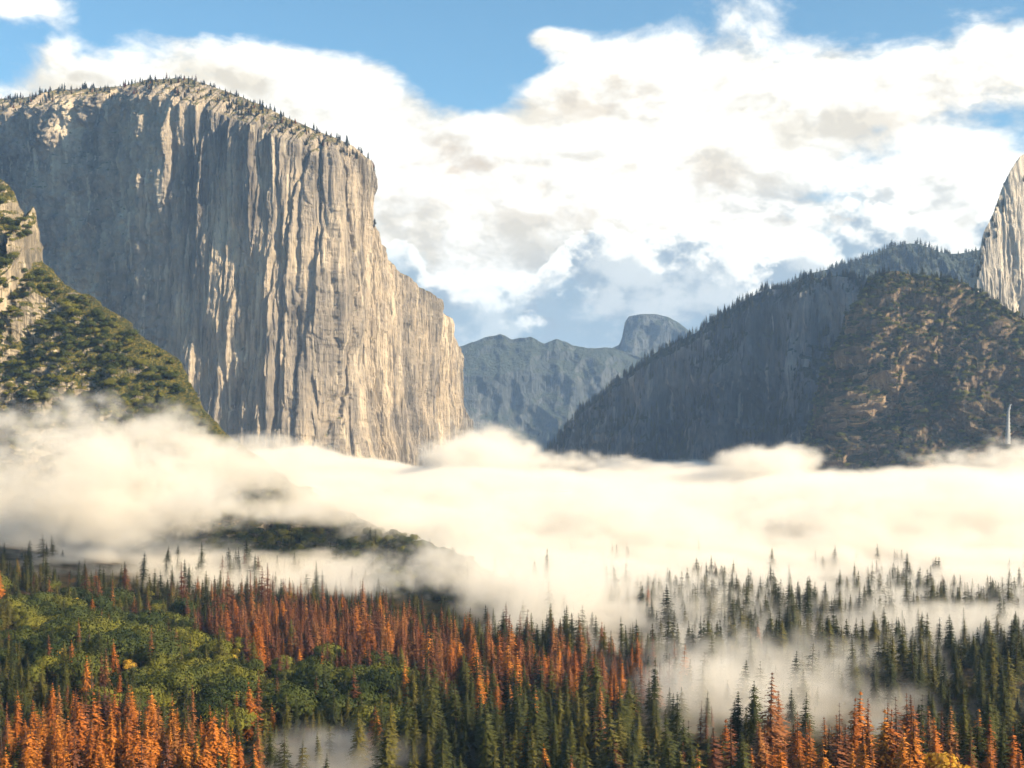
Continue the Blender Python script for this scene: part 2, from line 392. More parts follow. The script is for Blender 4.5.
def oak(seed, h, w, lobes=15, per=165, leaf=1.):
    r = random.Random(seed)
    TV, TF = tube([(0, 0, -1.5), (.2, .1, h*.25), (.1, -.3, h*.55), (0, 0, h*.8)], [h*.035, h*.026, h*.016, h*.005], 6)
    V = []; Fc = []; NR = []
    for L in range(lobes):
        a = r.uniform(0, 6.28); q = math.sqrt(r.random())*.62*w/2 if L else 0
        cz = h*(.42+.4*r.random()*(1-q/w)) if L else h*.72
        cx, cy = q*math.cos(a)*1.3, q*math.sin(a)*1.3
        R = w*r.uniform(.17, .3)
        # limb
        k = len(TV)
        for (x, y, z, s) in ((0, 0, h*.3, .18), (0.15, .15, h*.3, .18), (cx, cy, cz, .06), (cx+.1, cy+.1, cz, .06)): TV.append((x, y, z))
        TF.append((k, k+1, k+3, k+2))
        for _ in range(per):
            u = r.uniform(-.55, 1); th = r.uniform(0, 6.28); c = math.sqrt(max(0, 1-u*u))
            rr = R*r.uniform(.78, 1.08)
            p = (cx+rr*c*math.cos(th), cy+rr*c*math.sin(th), cz+rr*u*.75)
            s = leaf*r.uniform(.5, 1.1)
            n = Vector((c*math.cos(th), c*math.sin(th), u))+Vector((r.uniform(-.4, .4), r.uniform(-.4, .4), r.uniform(-.4, .4)))
            n.normalize(); t1 = n.orthogonal().normalized(); t2 = n.cross(t1)
            k = len(V)
            for (e, f) in ((-1, -.6), (.3, -1), (1, .5), (-.4, 1)):
                V.append(tuple(Vector(p)+t1*e*s*.6+t2*f*s*.6)); NR.append((c*math.cos(th)+p[0]/w, c*math.sin(th)+p[1]/w, u+.25))
            Fc.append((k, k+1, k+2, k+3))
    return TV, TF, V, Fc, NR
def variants(kind):
    out = []
    if kind == 'fir':
        for i, (h, w, st, pw) in enumerate([(36, .23, .06, .8), (42, .19, .08, .7), (32, .27, .05, .85), (38, .22, .10, .75), (28, .30, .04, .9), (44, .175, .12, .65), (37, .2, .16, .7), (33, .21, .1, .6)]):
            out.append((conifer(10+i, h, w, st, 1.15, .06 if i < 6 else .34, pw=pw, limbs=i > 5), M_FIR, h))
    if kind == 'rust':
        for i, (h, w, st, sp) in enumerate([(36, .21, .08, .12), (40, .17, .10, .2), (32, .235, .06, .12), (35, .2, .12, .28)]):
            out.append((conifer(40+i, h, w, st, 1., sp, .45, limbs=sp > .25), M_RUST, h))
        for i, (h, w, st, sp) in enumerate([(35, .24, .05, .08), (32, .27, .05, .1), (38, .22, .06, .18)]):
            out.append((conifer(60+i, h, w, st, 1.1, sp, .4, limbs=sp > .15), M_GOLD, h))
        out.append((conifer(70, 30, .13, .2, .7, .62, .3, limbs=True), M_SNAG, 30))
    if kind == 'oak':
        for i, (h, w) in enumerate([(17, 22), (21, 25), (15, 20), (19, 20)]):
            out.append((oak(80+i, h, w), M_OAK, h))
        for i, (h, w) in enumerate([(16, 13), (14, 12)]):
            out.append((oak(90+i, h, w, 8, 110, .7), M_YEL, h))
    return out
class Proto: pass
PRO = {}
for kd in ('fir', 'rust', 'oak'):
    PRO[kd] = []
    cl = bpy.data.collections.new('forest_'+kd)
    for i, ((TV, TF, CV, CF, CN), lm, h) in enumerate(variants(kd)):
        p = Proto(); p.h = h; p.lm = lm
        CV = np.array(CV); CF = np.array(CF); CN = np.array(CN, float); CN /= np.linalg.norm(CN, axis=1)[:, None]+1e-9
        g = np.cross(CV[CF[:, 2]]-CV[CF[:, 0]], CV[CF[:, 3]]-CV[CF[:, 1]])
        flip = (g*CN[CF[:, 0]]).sum(1) < 0
        CF[flip] = CF[flip][:, ::-1]
        p.trunk = mesh_np('trunk', TV, TF, [M_BARK], True)
        p.crown = mesh_np('crown', CV, CF, [lm], True); p.crown.normals_split_custom_set_from_vertices(CN)
        off = len(TV)
        V = np.concatenate([np.array(TV), np.array(CV)]); Fc = np.concatenate([np.array(TF), np.array(CF)+off])
        me = mesh_np('tree', V, Fc, [M_BARK, lm], True, mi=[0]*len(TF)+[1]*len(CF))
        TN = np.array(TV)*(1, 1, 0); TN /= np.linalg.norm(TN, axis=1)[:, None]+1e-6
        me.normals_split_custom_set_from_vertices(np.concatenate([TN, CN]))
        o = bpy.data.objects.new('%s_%02d' % (kd, i), me); cl.objects.link(o)
        PRO[kd].append(p)
    PRO[kd+'_col'] = cl
    print(kd, [len(p.crown.polygons) for p in PRO[kd]])

# ------------------------------------------------------------------ where the trees stand
rng = np.random.RandomState(7)
pts = []     # kind, x, y, z, scale, rot, variant
def pxy(x, y, z): return CX+F*x/y, HY-F*(z-CAMZ)/y
N = 90000
# even in ground area
yy = np.sqrt(rng.uniform(405**2, 3000**2, N)); xx = rng.uniform(-.62, .62, N)*yy
# thin by poisson-like grid jitter
cell = {}
keep = []
for i in range(N):
    k = (int(xx[i]//8.4), int(yy[i]//8.4))
    if k in cell: continue
    cell[k] = 1; keep.append(i)
xx, yy = xx[keep], yy[keep]
zz = ground_h(xx, yy)
PX, PY = pxy(xx, yy, zz)
n1 = fbm(xx/120, yy/120, 0, 3, 401); n2 = fbm(xx/45, yy/60, 3, 3, 411); n3 = fbm(xx/200, yy/260, 5, 3, 421)
def blob(cx, cy, rx, ry): return np.exp(-(((PX-cx)/rx)**2+((PY-cy)/ry)**2))
# how much rust, oak and open ground each place has (PX, PY: where the foot of the tree is seen)
rustw = 1.1*blob(655, 705, 50, 22)+1.5*blob(270, 640, 95, 26)+1.5*blob(330, 655, 90, 28)+1.3*blob(430, 668, 90, 28)+1.5*blob(540, 690, 95, 26)+1.3*blob(620, 690, 60, 26)+1.7*blob(90, 770, 120, 40)+1.4*blob(200, 790, 110, 24)+1.8*blob(800, 805, 80, 32)+2.2*blob(900, 815, 100, 44)+.8*blob(1000, 820, 60, 40)+.7*blob(700, 830, 60, 22)+.9*blob(60, 820, 160, 40)+.7*blob(110, 690, 60, 50)
oakw = 1.3*blob(130, 660, 190, 36)+1.1*blob(250, 710, 190, 34)+.8*blob(60, 620, 90, 24)+.4*blob(400, 700, 60, 30)
openw = 2*blob(765, 748, 92, 40)+1.6*blob(560, 624, 95, 22)+1.4*blob(655, 648, 60, 13)+1.1*blob(840, 642, 60, 13)+.8*blob(960, 650, 40, 9)+.9*blob(1000, 690, 40, 18)+1.1*blob(905, 722, 32, 18)+1.8*blob(340, 805, 75, 38)+.9*blob(430, 790, 60, 22)+1.3*blob(455, 602, 70, 20)
firw = .75*np.ones(len(xx))+.5*(PX > 650)*(PY < 760)
sc_r = rustw+.55*n1+.5*n2-.1; sc_o = oakw+.5*n2-.35*n1; sc_f = firw+.35*n3
dens = np.clip(.95-openw-np.where(yy > 1550, .35, 0)+.5*n3, .04, 1)
# the far floor carries stands with clearings between
far = sstep(1150, 1350, yy)
st = 1.2*blob(720, 606, 60, 8)+1.3*blob(990, 622, 90, 14)+.9*blob(930, 598, 50, 6)+.7*blob(690, 588, 60, 4)+.6*blob(800, 620, 60, 10)
dens = dens*np.where((PX > 560) & (PY < 760), np.clip(.95+1.6*n1+.8*n2, .15, 1.1), 1.)
dens = dens*(1-far)+far*np.clip((n1+.5*n2-.15)*2.5+st, 0, 1)*.9*sstep(1850, 1450, yy)+.01
hit = rng.random_sample(len(xx)) < dens
for i in np.where(hit)[0]:
    x, y, z = xx[i], yy[i], zz[i]
    s_ = {'fir': sc_f[i]+rng.normal()*.2, 'rust': sc_r[i]-.08+rng.normal()*.52, 'oak': sc_o[i]+rng.normal()*.18}
    kd = max(s_, key=s_.get)
    if kd == 'oak':
        if rng.random_sample() < .34: continue
        if rng.random_sample() < .22: kd = 'fir'
    if kd == 'fir':
        s = rng.triangular(.3, .62, .98)*(1+.25*n1[i]); v = rng.randint(8)
        if x < -60 and y < 1300: s *= .8
    elif kd == 'rust':
        bright = (PY[i] > 735) or (PX[i] > 450 and rng.random_sample() < .6)
        v = rng.randint(4, 7) if (bright and rng.random_sample() < (.8 if PX[i] < 400 else .45)) or rng.random_sample() < .12 else rng.randint(0, 4)
        if rng.random_sample() < .06: v = 7
        s = rng.triangular(.32, .66, 1.)
    else:
        s = rng.uniform(.45, 1.15); v = rng.randint(0, 4) if rng.random_sample() < .93 else rng.randint(4, 6)
    pts.append((kd, x, y, z, s*(1.18 if rng.random_sample() < .12 else 1.), rng.uniform(0, 6.28), v))
def near(px, top, y, kd, v, s=None):
    """one tree put where the photograph shows it: foot on the ground at distance y"""
    x = (px-CX)/F*y; z = float(ground_h(np.array([x]), np.array([y]))[0])
    ztop = CAMZ+(HY-top)/F*y; s = s or (ztop-z)/PRO[kd][v].h
    pts.append((kd, x, y, z, s, rng.uniform(0, 6.28), v))
for a in [(768,671,600,'rust',2),(778,690,615,'rust',2),(757,720,560,'rust',0),(738,700,760,'fir',0),(815,705,740,'fir',1),(845,700,760,'fir',4),(862,690,770,'fir',0),(712,705,700,'rust',2),(797,711,460,'rust',6),(745,706,640,'fir',1),(760,722,620,'fir',2),(733,700,650,'fir',1),(700,700,655,'rust',3),(706,706,665,'rust',1),
          (886,708,440,'rust',5),(866,728,440,'rust',4),(915,705,432,'rust',6),(902,722,425,'rust',4),(934,728,440,'rust',5),(845,724,455,'rust',0),(822,735,450,'rust',2),(945,742,430,'oak',5),(838,730,610,'rust',1),(955,735,560,'rust',6),(860,738,575,'rust',2),
          (970,722,450,'fir',3),(955,730,440,'rust',0),(992,738,430,'rust',6),(1012,725,440,'rust',5),(1019,742,425,'rust',4),(745,738,450,'fir',0),(782,742,440,'rust',5),(700,742,440,'fir',2),(650,735,450,'fir',4),
          (130,712,640,'rust',4),(155,715,600,'rust',5),(62,720,640,'rust',5),(40,728,600,'rust',6),(100,735,580,'rust',4),(185,738,600,'rust',4),(15,740,590,'rust',5),(222,745,590,'rust',6),(52,682,700,'rust',4),(72,690,710,'rust',5),(240,740,600,'rust',6),(205,735,610,'rust',4),
          (182,562,1180,'rust',1),(98,575,1120,'rust',1),(268,563,1180,'rust',1),(262,566,1170,'rust',0),(322,580,1150,'rust',1),(300,577,1160,'rust',0),(250,570,1150,'rust',1),(228,570,1160,'rust',0),(240,574,1140,'rust',3),(212,580,1150,'rust',1),(285,578,1150,'rust',3),(453,541,1560,'fir',1),
          (101,608,960,'rust',1),(108,612,950,'rust',0),(150,628,930,'rust',1),(868,564,1500,'fir',1),(880,572,1480,'fir',4),(890,566,1490,'fir',0),(973,578,1300,'fir',0),(965,582,1290,'fir',4),(724,597,1250,'fir',0),(720,603,1230,'fir',2),(993,580,1330,'fir',1),(1005,583,1310,'fir',2),(1018,580,1320,'fir',0),(950,590,1300,'fir',3),(938,588,1310,'fir',4)]:
    near(*a)
# hillside and rims
def on(mas, n, kd, vs, slo, shi, **kw):
    P = mas.spots(n, rng, **kw)
    for p in P:
        pts.append((kd, p[0], p[1], p[2]-1, rng.uniform(slo, shi), rng.uniform(0, 6.28), int(rng.choice(vs))))
on(left, 5500, 'oak', [0, 1, 2, 3], .3, .75, vlo=.0, vhi=.98, flat=.2)
on(left, 420, 'fir', range(6), .4, .75, vlo=.0, vhi=.9, flat=.2, pxlo=-60)
on(left, 120, 'oak', [4, 5], .25, .5, vlo=.1, vhi=.98, flat=.3)
on(butt, 3000, 'oak', [0, 1, 2, 3], .3, .75, vlo=.2, vhi=1., flat=.25)
on(butt, 600, 'fir', range(6), .35, .6, vlo=.3, vhi=1., flat=.25)
on(cap, 300, 'fir', range(6), .4, .75, vlo=.95, vhi=1., flat=.15, pxhi=372)
on(cap, 110, 'rust', [0, 2, 4], .4, .6, vlo=.95, vhi=1., flat=.15, pxhi=372)
on(wall, 1400, 'fir', range(6), .6, 1.1, vlo=.3, vhi=1., flat=.2)
on(peak, 1500, 'fir', range(6), .7, 1.2, vlo=.55, vhi=1., flat=.1)
on(tower, 60, 'fir', range(6), .4, .7, vlo=.9, vhi=1., flat=.1)
def rimline(mas, n, slo, shi, pxlo=-99, pxhi=1100, rust=0.):
    iu = np.where((mas.px > pxlo) & (mas.px < pxhi))[0]
    for _ in range(n):
        i = int(rng.choice(iu)); p = mas.V[i, mas.nv-1+rng.randint(0, 2)]
        if perlin(np.array([p[0]/70.]), np.array([p[1]/70.]), np.array([0.]), 7)[0] < rng.uniform(-.45, .15): continue
        kd = 'rust' if rng.random_sample() < rust else 'fir'
        pts.append((kd, p[0], p[1], p[2]-2, rng.uniform(slo, shi)*rng.uniform(.7, 1.1), rng.uniform(0, 6.28), int(rng.randint(0, 4))))
rimline(cap, 260, .3, .72, -20, 372, .15); rimline(wall, 520, .5, .9, 560, 860); rimline(peak, 320, .55, .95, 780, 1000)
rimline(butt, 140, .4, .6, 858, 1000)
print('trees', len(pts), time.time()-T0)

# ------------------------------------------------------------------ individuals and the rest
def girth(p):
    f = math.modf(abs(p[1]*12.9898+p[2]*78.233))[0]; return p[4]*((.85+.6*f) if p[0] != 'oak' else (.85+.3*f))
def lean_(p):
    f = math.modf(abs(p[1]*39.34+p[2]*11.13))[0]; g = math.modf(abs(p[1]*7.77+p[2]*3.31))[0]
    return ((f-.5)*.09, (g-.5)*.09)
hill_bounds = None
def seen_size(p):
    kd, x, y, z, s, r, v = p
    if y < 100: return 0
    top = z+PRO[kd][v].h*s
    px = CX+F*x/y; pt = HY-F*(top-CAMZ)/y
    if px < 4 or px > 1020 or pt > 752: return 0
    return PRO[kd][v].h*s/y*(.8 if kd != 'oak' else 1.)
NAME = {'fir': ('fir_tree', 'fir tree'), 'rust': ('dead_pine_tree', 'dead pine'), 'oak': ('oak_tree', 'oak tree')}
def where(px, py):
    """a place in the valley that can be found in the photograph"""
    if py < 470: return ('on the hillside at the left edge' if px < 400 else 'on the dark buttress', '')
    row = ('at the far edge of the forest beside the fog' if py < 612 else 'in the middle rows of the forest' if py < 668 else 'in the near rows of the forest' if py < 716 else 'at the very front of the forest')
    names = ['by the left edge', 'below the brushy hillside', 'below the lit prow', 'left of the valley centre', 'in the valley centre', 'beside the front fog clearing', 'right of the fog clearing', 'towards the right edge', 'by the right edge']
    return row, names[min(8, int(px/114))]
used = {}
LAB = []
for kd in ('fir', 'rust', 'oak'):
    mine = [p for p in pts if p[0] == kd]
    sz = sorted(range(len(mine)), key=lambda i: -seen_size(mine[i]))
    pick = [i for i in sz[:300] if seen_size(mine[i]) > 0]
    ps = set(pick)
    rest = [mine[i] for i in range(len(mine)) if i not in ps]
    cells = {}
    for i in pick:
        k_, x, y, z, s, r, v = mine[i]
        px = CX+F*x/y; pt = HY-F*(z+PRO[kd][v].h*s-CAMZ)/y
        cells.setdefault(where(px, pt), []).append((px, pt, i))
    for w, lst in cells.items():
        lst.sort()
        for rank, (px, pt, i) in enumerate(lst):
            k_, x, y, z, s, r, v = mine[i]
            p = PRO[kd][v]; hh = p.h*s
            if kd == 'fir': look = 'narrow dark green' if v in (1, 5) else 'broad dark green' if v in (2, 4) else 'dark green'
            elif kd == 'rust': look = 'bare grey brown' if v == 7 else 'bright orange' if v > 3 else 'thin rust brown' if v in (1, 3) else 'full rust brown'
            else: look = 'round green' if v < 4 else 'small yellow'
            noun = {'fir': 'fir', 'rust': 'dead pine', 'oak': 'oak' if v < 4 else 'autumn tree'}[kd]
            LAB.append([kd, i, mine[i], look, noun, w, px, pt, hh])
    # the rest as one object
    P = np.array([(p[1], p[2], p[3]) for p in rest]); me = bpy.data.meshes.new('forest')
    me.vertices.add(len(P)); me.vertices.foreach_set('co', P.astype(np.float32).ravel())
    for nm, ty, k in (('var', 'INT', 6),):
        a = me.attributes.new(nm, ty, 'POINT'); a.data.foreach_set('value', np.array([p[k] for p in rest], np.int32 if ty == 'INT' else np.float32))
    for nm, A_ in (('sc', [(girth(p), girth(p), p[4]) for p in rest]), ('rot', [(*lean_(p), p[5]) for p in rest])):
        a = me.attributes.new(nm, 'FLOAT_VECTOR', 'POINT'); a.data.foreach_set('vector', np.array(A_, np.float32).ravel())
    nm, lb, ct = {'fir': ('conifer_forest', 'dark green conifer forest filling the valley floor and the wooded crests', 'conifer forest'),
              'rust': ('dead_pine_forest', 'mass of rust orange dead pines across the valley floor', 'dead pine forest'),
              'oak': ('broadleaf_forest', 'low green broadleaf trees and brush covering the left slope and the buttress', 'broadleaf forest')}[kd]
    o = link(nm, me, lb, ct, 'stuff')
    ng = bpy.data.node_groups.new('scatter_'+kd, 'GeometryNodeTree')
    ng.interface.new_socket('Geometry', in_out='INPUT', socket_type='NodeSocketGeometry')
    ng.interface.new_socket('Geometry', in_out='OUTPUT', socket_type='NodeSocketGeometry')
    nd = ng.nodes.new; gi = nd('NodeGroupInput'); go = nd('NodeGroupOutput')
    m2p = nd('GeometryNodeMeshToPoints'); ip = nd('GeometryNodeInstanceOnPoints'); ci = nd('GeometryNodeCollectionInfo')
    ci.inputs['Collection'].default_value = PRO[kd+'_col']; ci.inputs['Separate Children'].default_value = True; ci.inputs['Reset Children'].default_value = True
    def attr(n, t):
        a = nd('GeometryNodeInputNamedAttribute'); a.data_type = t; a.inputs[0].default_value = n
        return a.outputs['Attribute']
    ln = ng.links.new
    ln(gi.outputs[0], m2p.inputs[0]); ln(m2p.outputs[0], ip.inputs['Points']); ln(ci.outputs[0], ip.inputs['Instance'])
    ip.inputs['Pick Instance'].default_value = True
    ln(attr('var', 'INT'), ip.inputs['Instance Index']); ln(attr('sc', 'FLOAT_VECTOR'), ip.inputs['Scale']); ln(attr('rot', 'FLOAT_VECTOR'), ip.inputs['Rotation'])
    ln(ip.outputs[0], go.inputs[0])
    md = o.modifiers.new('scatter', 'NODES'); md.node_group = ng

# labels: look + size word + place; trees that share all of it share a label and a group
from collections import defaultdict
byc = defaultdict(list)
for t in LAB: byc[(t[0], t[3], t[4], t[5])].append(t)
SZ = ['tallest', 'second tallest', 'third tallest']
for key, lst in byc.items():
    kd, look, noun, w = key
    row, col = w if isinstance(w, tuple) else (w, '')
    short = {'at the far edge of the forest beside the fog': 'at foggy far edge', 'in the middle rows of the forest': 'in middle rows', 'in the near rows of the forest': 'in near rows', 'at the very front of the forest': 'in front row'}.get(row, row)
    lst.sort(key=lambda t: -t[8]/t[2][2])
    for j, (kd, i, p, look, noun, w, px, pt, hh) in enumerate(lst):
        p0 = p; _, x, y, z, s, r, v = p
        if len(lst) == 1: lab = '%s %s %s %s' % (look, noun, short, col)
        elif j < 3: lab = '%s %s %s %s %s' % (SZ[j], look, noun, short, col)
        else: lab = 'smaller %s %s %s %s' % (look, noun, short, col)
        o = link(NAME[kd][0], None, ' '.join(lab.split()), NAME[kd][1], None, '%s %ss %s %s' % (look, noun, short, col))
        o.location = (x, y, z); o.rotation_euler = (*lean_(p0), r); o.scale = (girth(p0), girth(p0), s)
        for nm2, me2 in (('trunk', PRO[kd][v].trunk), ('crown', PRO[kd][v].crown)):
            c = bpy.data.objects.new(nm2, me2); COL.objects.link(c); c.parent = o
print('forest', time.time()-T0)

# ------------------------------------------------------------------ waterfall
def waterfall():
    m, nt = newmat('white_water'); b = NB(nt)
    co = b.n('ShaderNodeTexCoord').outputs['Object']
    n = b.noise(b.v('MULTIPLY', co, (.7, .7, .05)), 1, 4, .6)
    finish(b, b.ramp(n, [(.3, (.08, .09, .10)), (.7, (.26, .27, .28))]), .5)
    V = []; nz = 30; Y = 2740
    i = int(np.argmin(np.abs(butt.px-1014)))
    for k in range(nz+1):
        t = k/nz
        py = 404+40*t; 
        px = 1011-2.5*min(1, t*5)**.5-.8*t
        z = CAMZ+(HY-py)/F*Y
        j = int(np.argmin(np.abs(butt.V[i, :butt.nv, 2]-z)))
        y = min(Y, butt.V[i, max(0, j-6):j+7, 1].min()-5)
        x = (px-CX)/F*Y
        w = 2.4+4.2*t+.8*math.sin(k*2.3)
        for (a, bb) in ((-w, 0), (0, -1.5), (w, 0), (0, 1.2)): V.append((x+a, y+bb, z))
    Fc = [(k*4+q, k*4+(q+1) % 4, k*4+4+(q+1) % 4, k*4+4+q) for k in range(nz) for q in range(4)]
    link('waterfall', mesh_np('waterfall', V, Fc, [m], True), 'thin white waterfall dropping off the dark buttress near the right edge', 'waterfall', 'structure')
waterfall()

# ------------------------------------------------------------------ fog: a real volume
def fog(name, lo, hi, res, shapes, dens, nscale, label, cut=.5, amp=1.3, rate=1.):
    m, nt = newmat(name+'_air'); b = NB(nt)
    pv = b.n('ShaderNodeVolumePrincipled'); pv.inputs['Color'].default_value = (1., .965, .90, 1)
    pv.inputs['Anisotropy'].default_value = .15
    pv.inputs['Density'].default_value = dens; pv.inputs['Density Attribute'].default_value = 'density'
    o = b.n('ShaderNodeOutputMaterial'); nt.links.new(pv.outputs[0], o.inputs[1])
    m.cycles.volume_step_rate = rate
    ng = bpy.data.node_groups.new(name, 'GeometryNodeTree')
    ng.interface.new_socket('Geometry', in_out='OUTPUT', socket_type='NodeSocketGeometry')
    g = NB(ng); go = g.n('NodeGroupOutput'); vc = g.n('GeometryNodeVolumeCube'); sm = g.n('GeometryNodeSetMaterial')
    sm.inputs['Material'].default_value = m
    vc.inputs['Min'].default_value = lo; vc.inputs['Max'].default_value = hi
    for k, q in zip(('Resolution X', 'Resolution Y', 'Resolution Z'), res): vc.inputs[k].default_value = q
    P = g.n('GeometryNodeInputPosition').outputs[0]
    sx = g.n('ShaderNodeSeparateXYZ'); ng.links.new(P, sx.inputs[0]); X, Y, Z = sx.outputs
    S = shapes(g, P, X, Y, Z)
    Q = g.v('MULTIPLY', P, (1/nscale, 1/nscale, 1.7/nscale))
    wq = g.n('ShaderNodeTexNoise'); g.put(wq.inputs[0], g.v('MULTIPLY', P, (.5/nscale,)*3)); wq.inputs['Detail'].default_value = 2
    Q = g.v('ADD', Q, g.v('MULTIPLY', g.v('SUBTRACT', wq.outputs[1], (.5, .5, .5)), (1.8, 1.8, 1.)))
    nz = g.noise(Q, 1, 6, .68)
    nz2 = g.noise(g.v('MULTIPLY', P, (.28/nscale, .28/nscale, .5/nscale)), 1, 2, .5)
    d = g.m('ADD', S, g.m('MULTIPLY', g.m('MULTIPLY', g.m('ADD', g.m('MULTIPLY', g.m('SUBTRACT', nz, .5), 2.1), g.m('MULTIPLY', g.m('SUBTRACT', nz2, .5), 1.2)), amp), g.ss(0., .35, S)))
    d = g.ss(cut-.12, cut+.3, d) if nscale > 100 else g.ss(cut-.06, cut+.3, d)
    # nothing on the faces of the domain
    d = g.m('MULTIPLY', d, g.ss(lo[2], lo[2]+8., Z))
    ng.links.new(d, vc.inputs['Density'])
    ng.links.new(vc.outputs[0], sm.inputs[0]); ng.links.new(sm.outputs[0], go.inputs[0])
    me = bpy.data.meshes.new(name); o = link(name, me, label, 'fog', 'stuff')
    md = o.modifiers.new('fog', 'NODES'); md.node_group = ng
    return o
def ell(g, P, c, r, a=1.):
    q = g.v('MULTIPLY', g.v('SUBTRACT', P, c), tuple(1/t for t in r))
    return g.m('MULTIPLY', g.m('EXPONENT', g.m('MULTIPLY', g.v('DOT_PRODUCT', q, q), -1.)), a)
def at(px, py, Y): return ((px-CX)/F*Y, Y, CAMZ+(HY-py)/F*Y)
def bank(g, P, X, Y, Z):
    # top of the bank: about 130 m, falling to the near edge; the left part climbs the slope
    near_ = g.ss(1350., 1900., g.m('ADD', Y, g.m('MULTIPLY', X, -.05)))
    und = g.noise(g.v('MULTIPLY', P, (1/420, 1/600, 0)), 1, 2, .5)
    top = g.m('ADD', 45., g.m('MULTIPLY', near_, g.m('ADD', 38., g.m('MULTIPLY', und, 135.))))
    top = g.m('ADD', top, g.ss(-150., -700., X, -22., 30.))
    body = g.ss(0., 1., g.m('DIVIDE', g.m('SUBTRACT', top, Z), 75.))
    for c, r, a in ((at(478, 452, 2700), (110, 160, 62), .95), (at(775, 462, 2450), (90, 100, 34), .9), (at(560, 462, 2500), (160, 120, 26), .6), (at(960, 452, 2500), (150, 100, 40), .7)):
        body = g.m('MAXIMUM', body, ell(g, P, c, r, a))
    body = g.m('MAXIMUM', g.m('SUBTRACT', body, ell(g, P, at(465, 594, 1270), (110, 150, 36), .75)), 0.)
    body = g.m('MAXIMUM', g.m('SUBTRACT', body, ell(g, P, at(350, 535, 1400), (80, 150, 24), .6)), 0.)
    body = g.m('MULTIPLY', body, g.ss(-40., -480., X, 1., .66))
    return g.m('MULTIPLY', g.m('MULTIPLY', body, g.ss(1230., 1560., Y)), g.ss(3700., 3300., Y))
fog('fog_bank', (-1700, 1200, -20), (1700, 3800, 300), (340, 262, 64), bank, .018, 130., 'thick cream coloured fog bank filling the valley between the cliffs', .42, 1.7)
def wisps(g, P, X, Y, Z):
    S = None
    L = [(at(30, 490, 1330), (220, 110, 56), .72), (at(200, 515, 1300), (140, 90, 42), .88), (at(320, 520, 1350), (110, 90, 34), .8), (at(40, 430, 1430), (220, 90, 50), .6), (at(230, 472, 1480), (150, 80, 44), .75), (at(330, 503, 1480), (115, 110, 34), .78), (at(250, 550, 1270), (65, 90, 20), .75), (at(440, 530, 1560), (120, 110, 36), .75),
         (at(540, 600, 1200), (110, 180, 36), 1.3), (at(640, 622, 1120), (120, 110, 32), 1.2), (at(820, 622, 1150), (150, 80, 20), .9), (at(960, 600, 1350), (220, 90, 26), .7), (at(760, 590, 1400), (280, 110, 30), .8), (at(700, 612, 1250), (120, 50, 20), .85),
         (at(765, 716, 760), (72, 80, 38), 1.6), (at(860, 722, 700), (40, 60, 20), .85), (at(700, 720, 720), (40, 50, 20), .8), (at(690, 700, 830), (60, 80, 34), 1.1), (at(840, 705, 830), (60, 60, 34), 1.2), (at(640, 655, 980), (80, 60, 26), 1.), (at(905, 690, 880), (32, 50, 30), 1.2), (at(1005, 660, 980), (60, 55, 30), 1.3),
         (at(330, 775, 600), (46, 60, 17), .85), (at(430, 762, 640), (60, 50, 15), .62)]
    for c, r, a in L:
        e = ell(g, P, c, r, a); S = e if S is None else g.m('MAXIMUM', S, e)
    side = g.ss(-20., 160., X, .3, 1.)
    S = g.m('MAXIMUM', S, ell(g, P, at(360, 566, 1170), (80, 50, 11), .75))
    mist = g.m('MULTIPLY', g.m('MULTIPLY', g.m('MAXIMUM', side, g.ss(1180., 1350., Y)), g.ss(800., 1300., Y, .22, .95)), g.ss(48., 6., Z)); S = g.m('MAXIMUM', S, mist)
    for c, r, a in ((at(465, 598, 1240), (115, 150, 32), .75), (at(355, 537, 1370), (75, 120, 20), .6), (at(985, 600, 1280), (140, 130, 40), .5), (at(715, 590, 1330), (70, 90, 30), .45), (at(270, 540, 1350), (80, 120, 24), .6)):
        S = g.m('MAXIMUM', g.m('SUBTRACT', S, ell(g, P, c, r, a)), 0.)
    S = g.m('MAXIMUM', S, ell(g, P, at(400, 562, 1230), (150, 110, 42), .5))
    return S
fog('fog_wisps', (-720, 480, -10), (720, 1760, 270), (320, 285, 62), wisps, .021, 66., 'thin drifting wisps of fog between the stands of trees', .48, 1.5)

# ------------------------------------------------------------------ haze
def haze():
    m, nt = newmat('haze_air'); b = NB(nt)
    pv = b.n('ShaderNodeVolumePrincipled'); pv.inputs['Color'].default_value = (.40, .63, 1., 1)
    pv.inputs['Density'].default_value = 4e-5; pv.inputs['Anisotropy'].default_value = .2
    o = b.n('ShaderNodeOutputMaterial'); nt.links.new(pv.outputs[0], o.inputs[1])
    lo, hi = np.array((-41000, -41000, -40)), np.array((41000, 46000, 1700))
    V = [(x, y, z) for x in (lo[0], hi[0]) for y in (lo[1], hi[1]) for z in (lo[2], hi[2])]
    Fc = [(0, 1, 3, 2), (4, 6, 7, 5), (0, 4, 5, 1), (2, 3, 7, 6), (0, 2, 6, 4), (1, 5, 7, 3)]
    link('haze', mesh_np('haze', V, Fc, [m]), 'pale blue haze filling the valley air', 'haze', 'stuff')
haze()

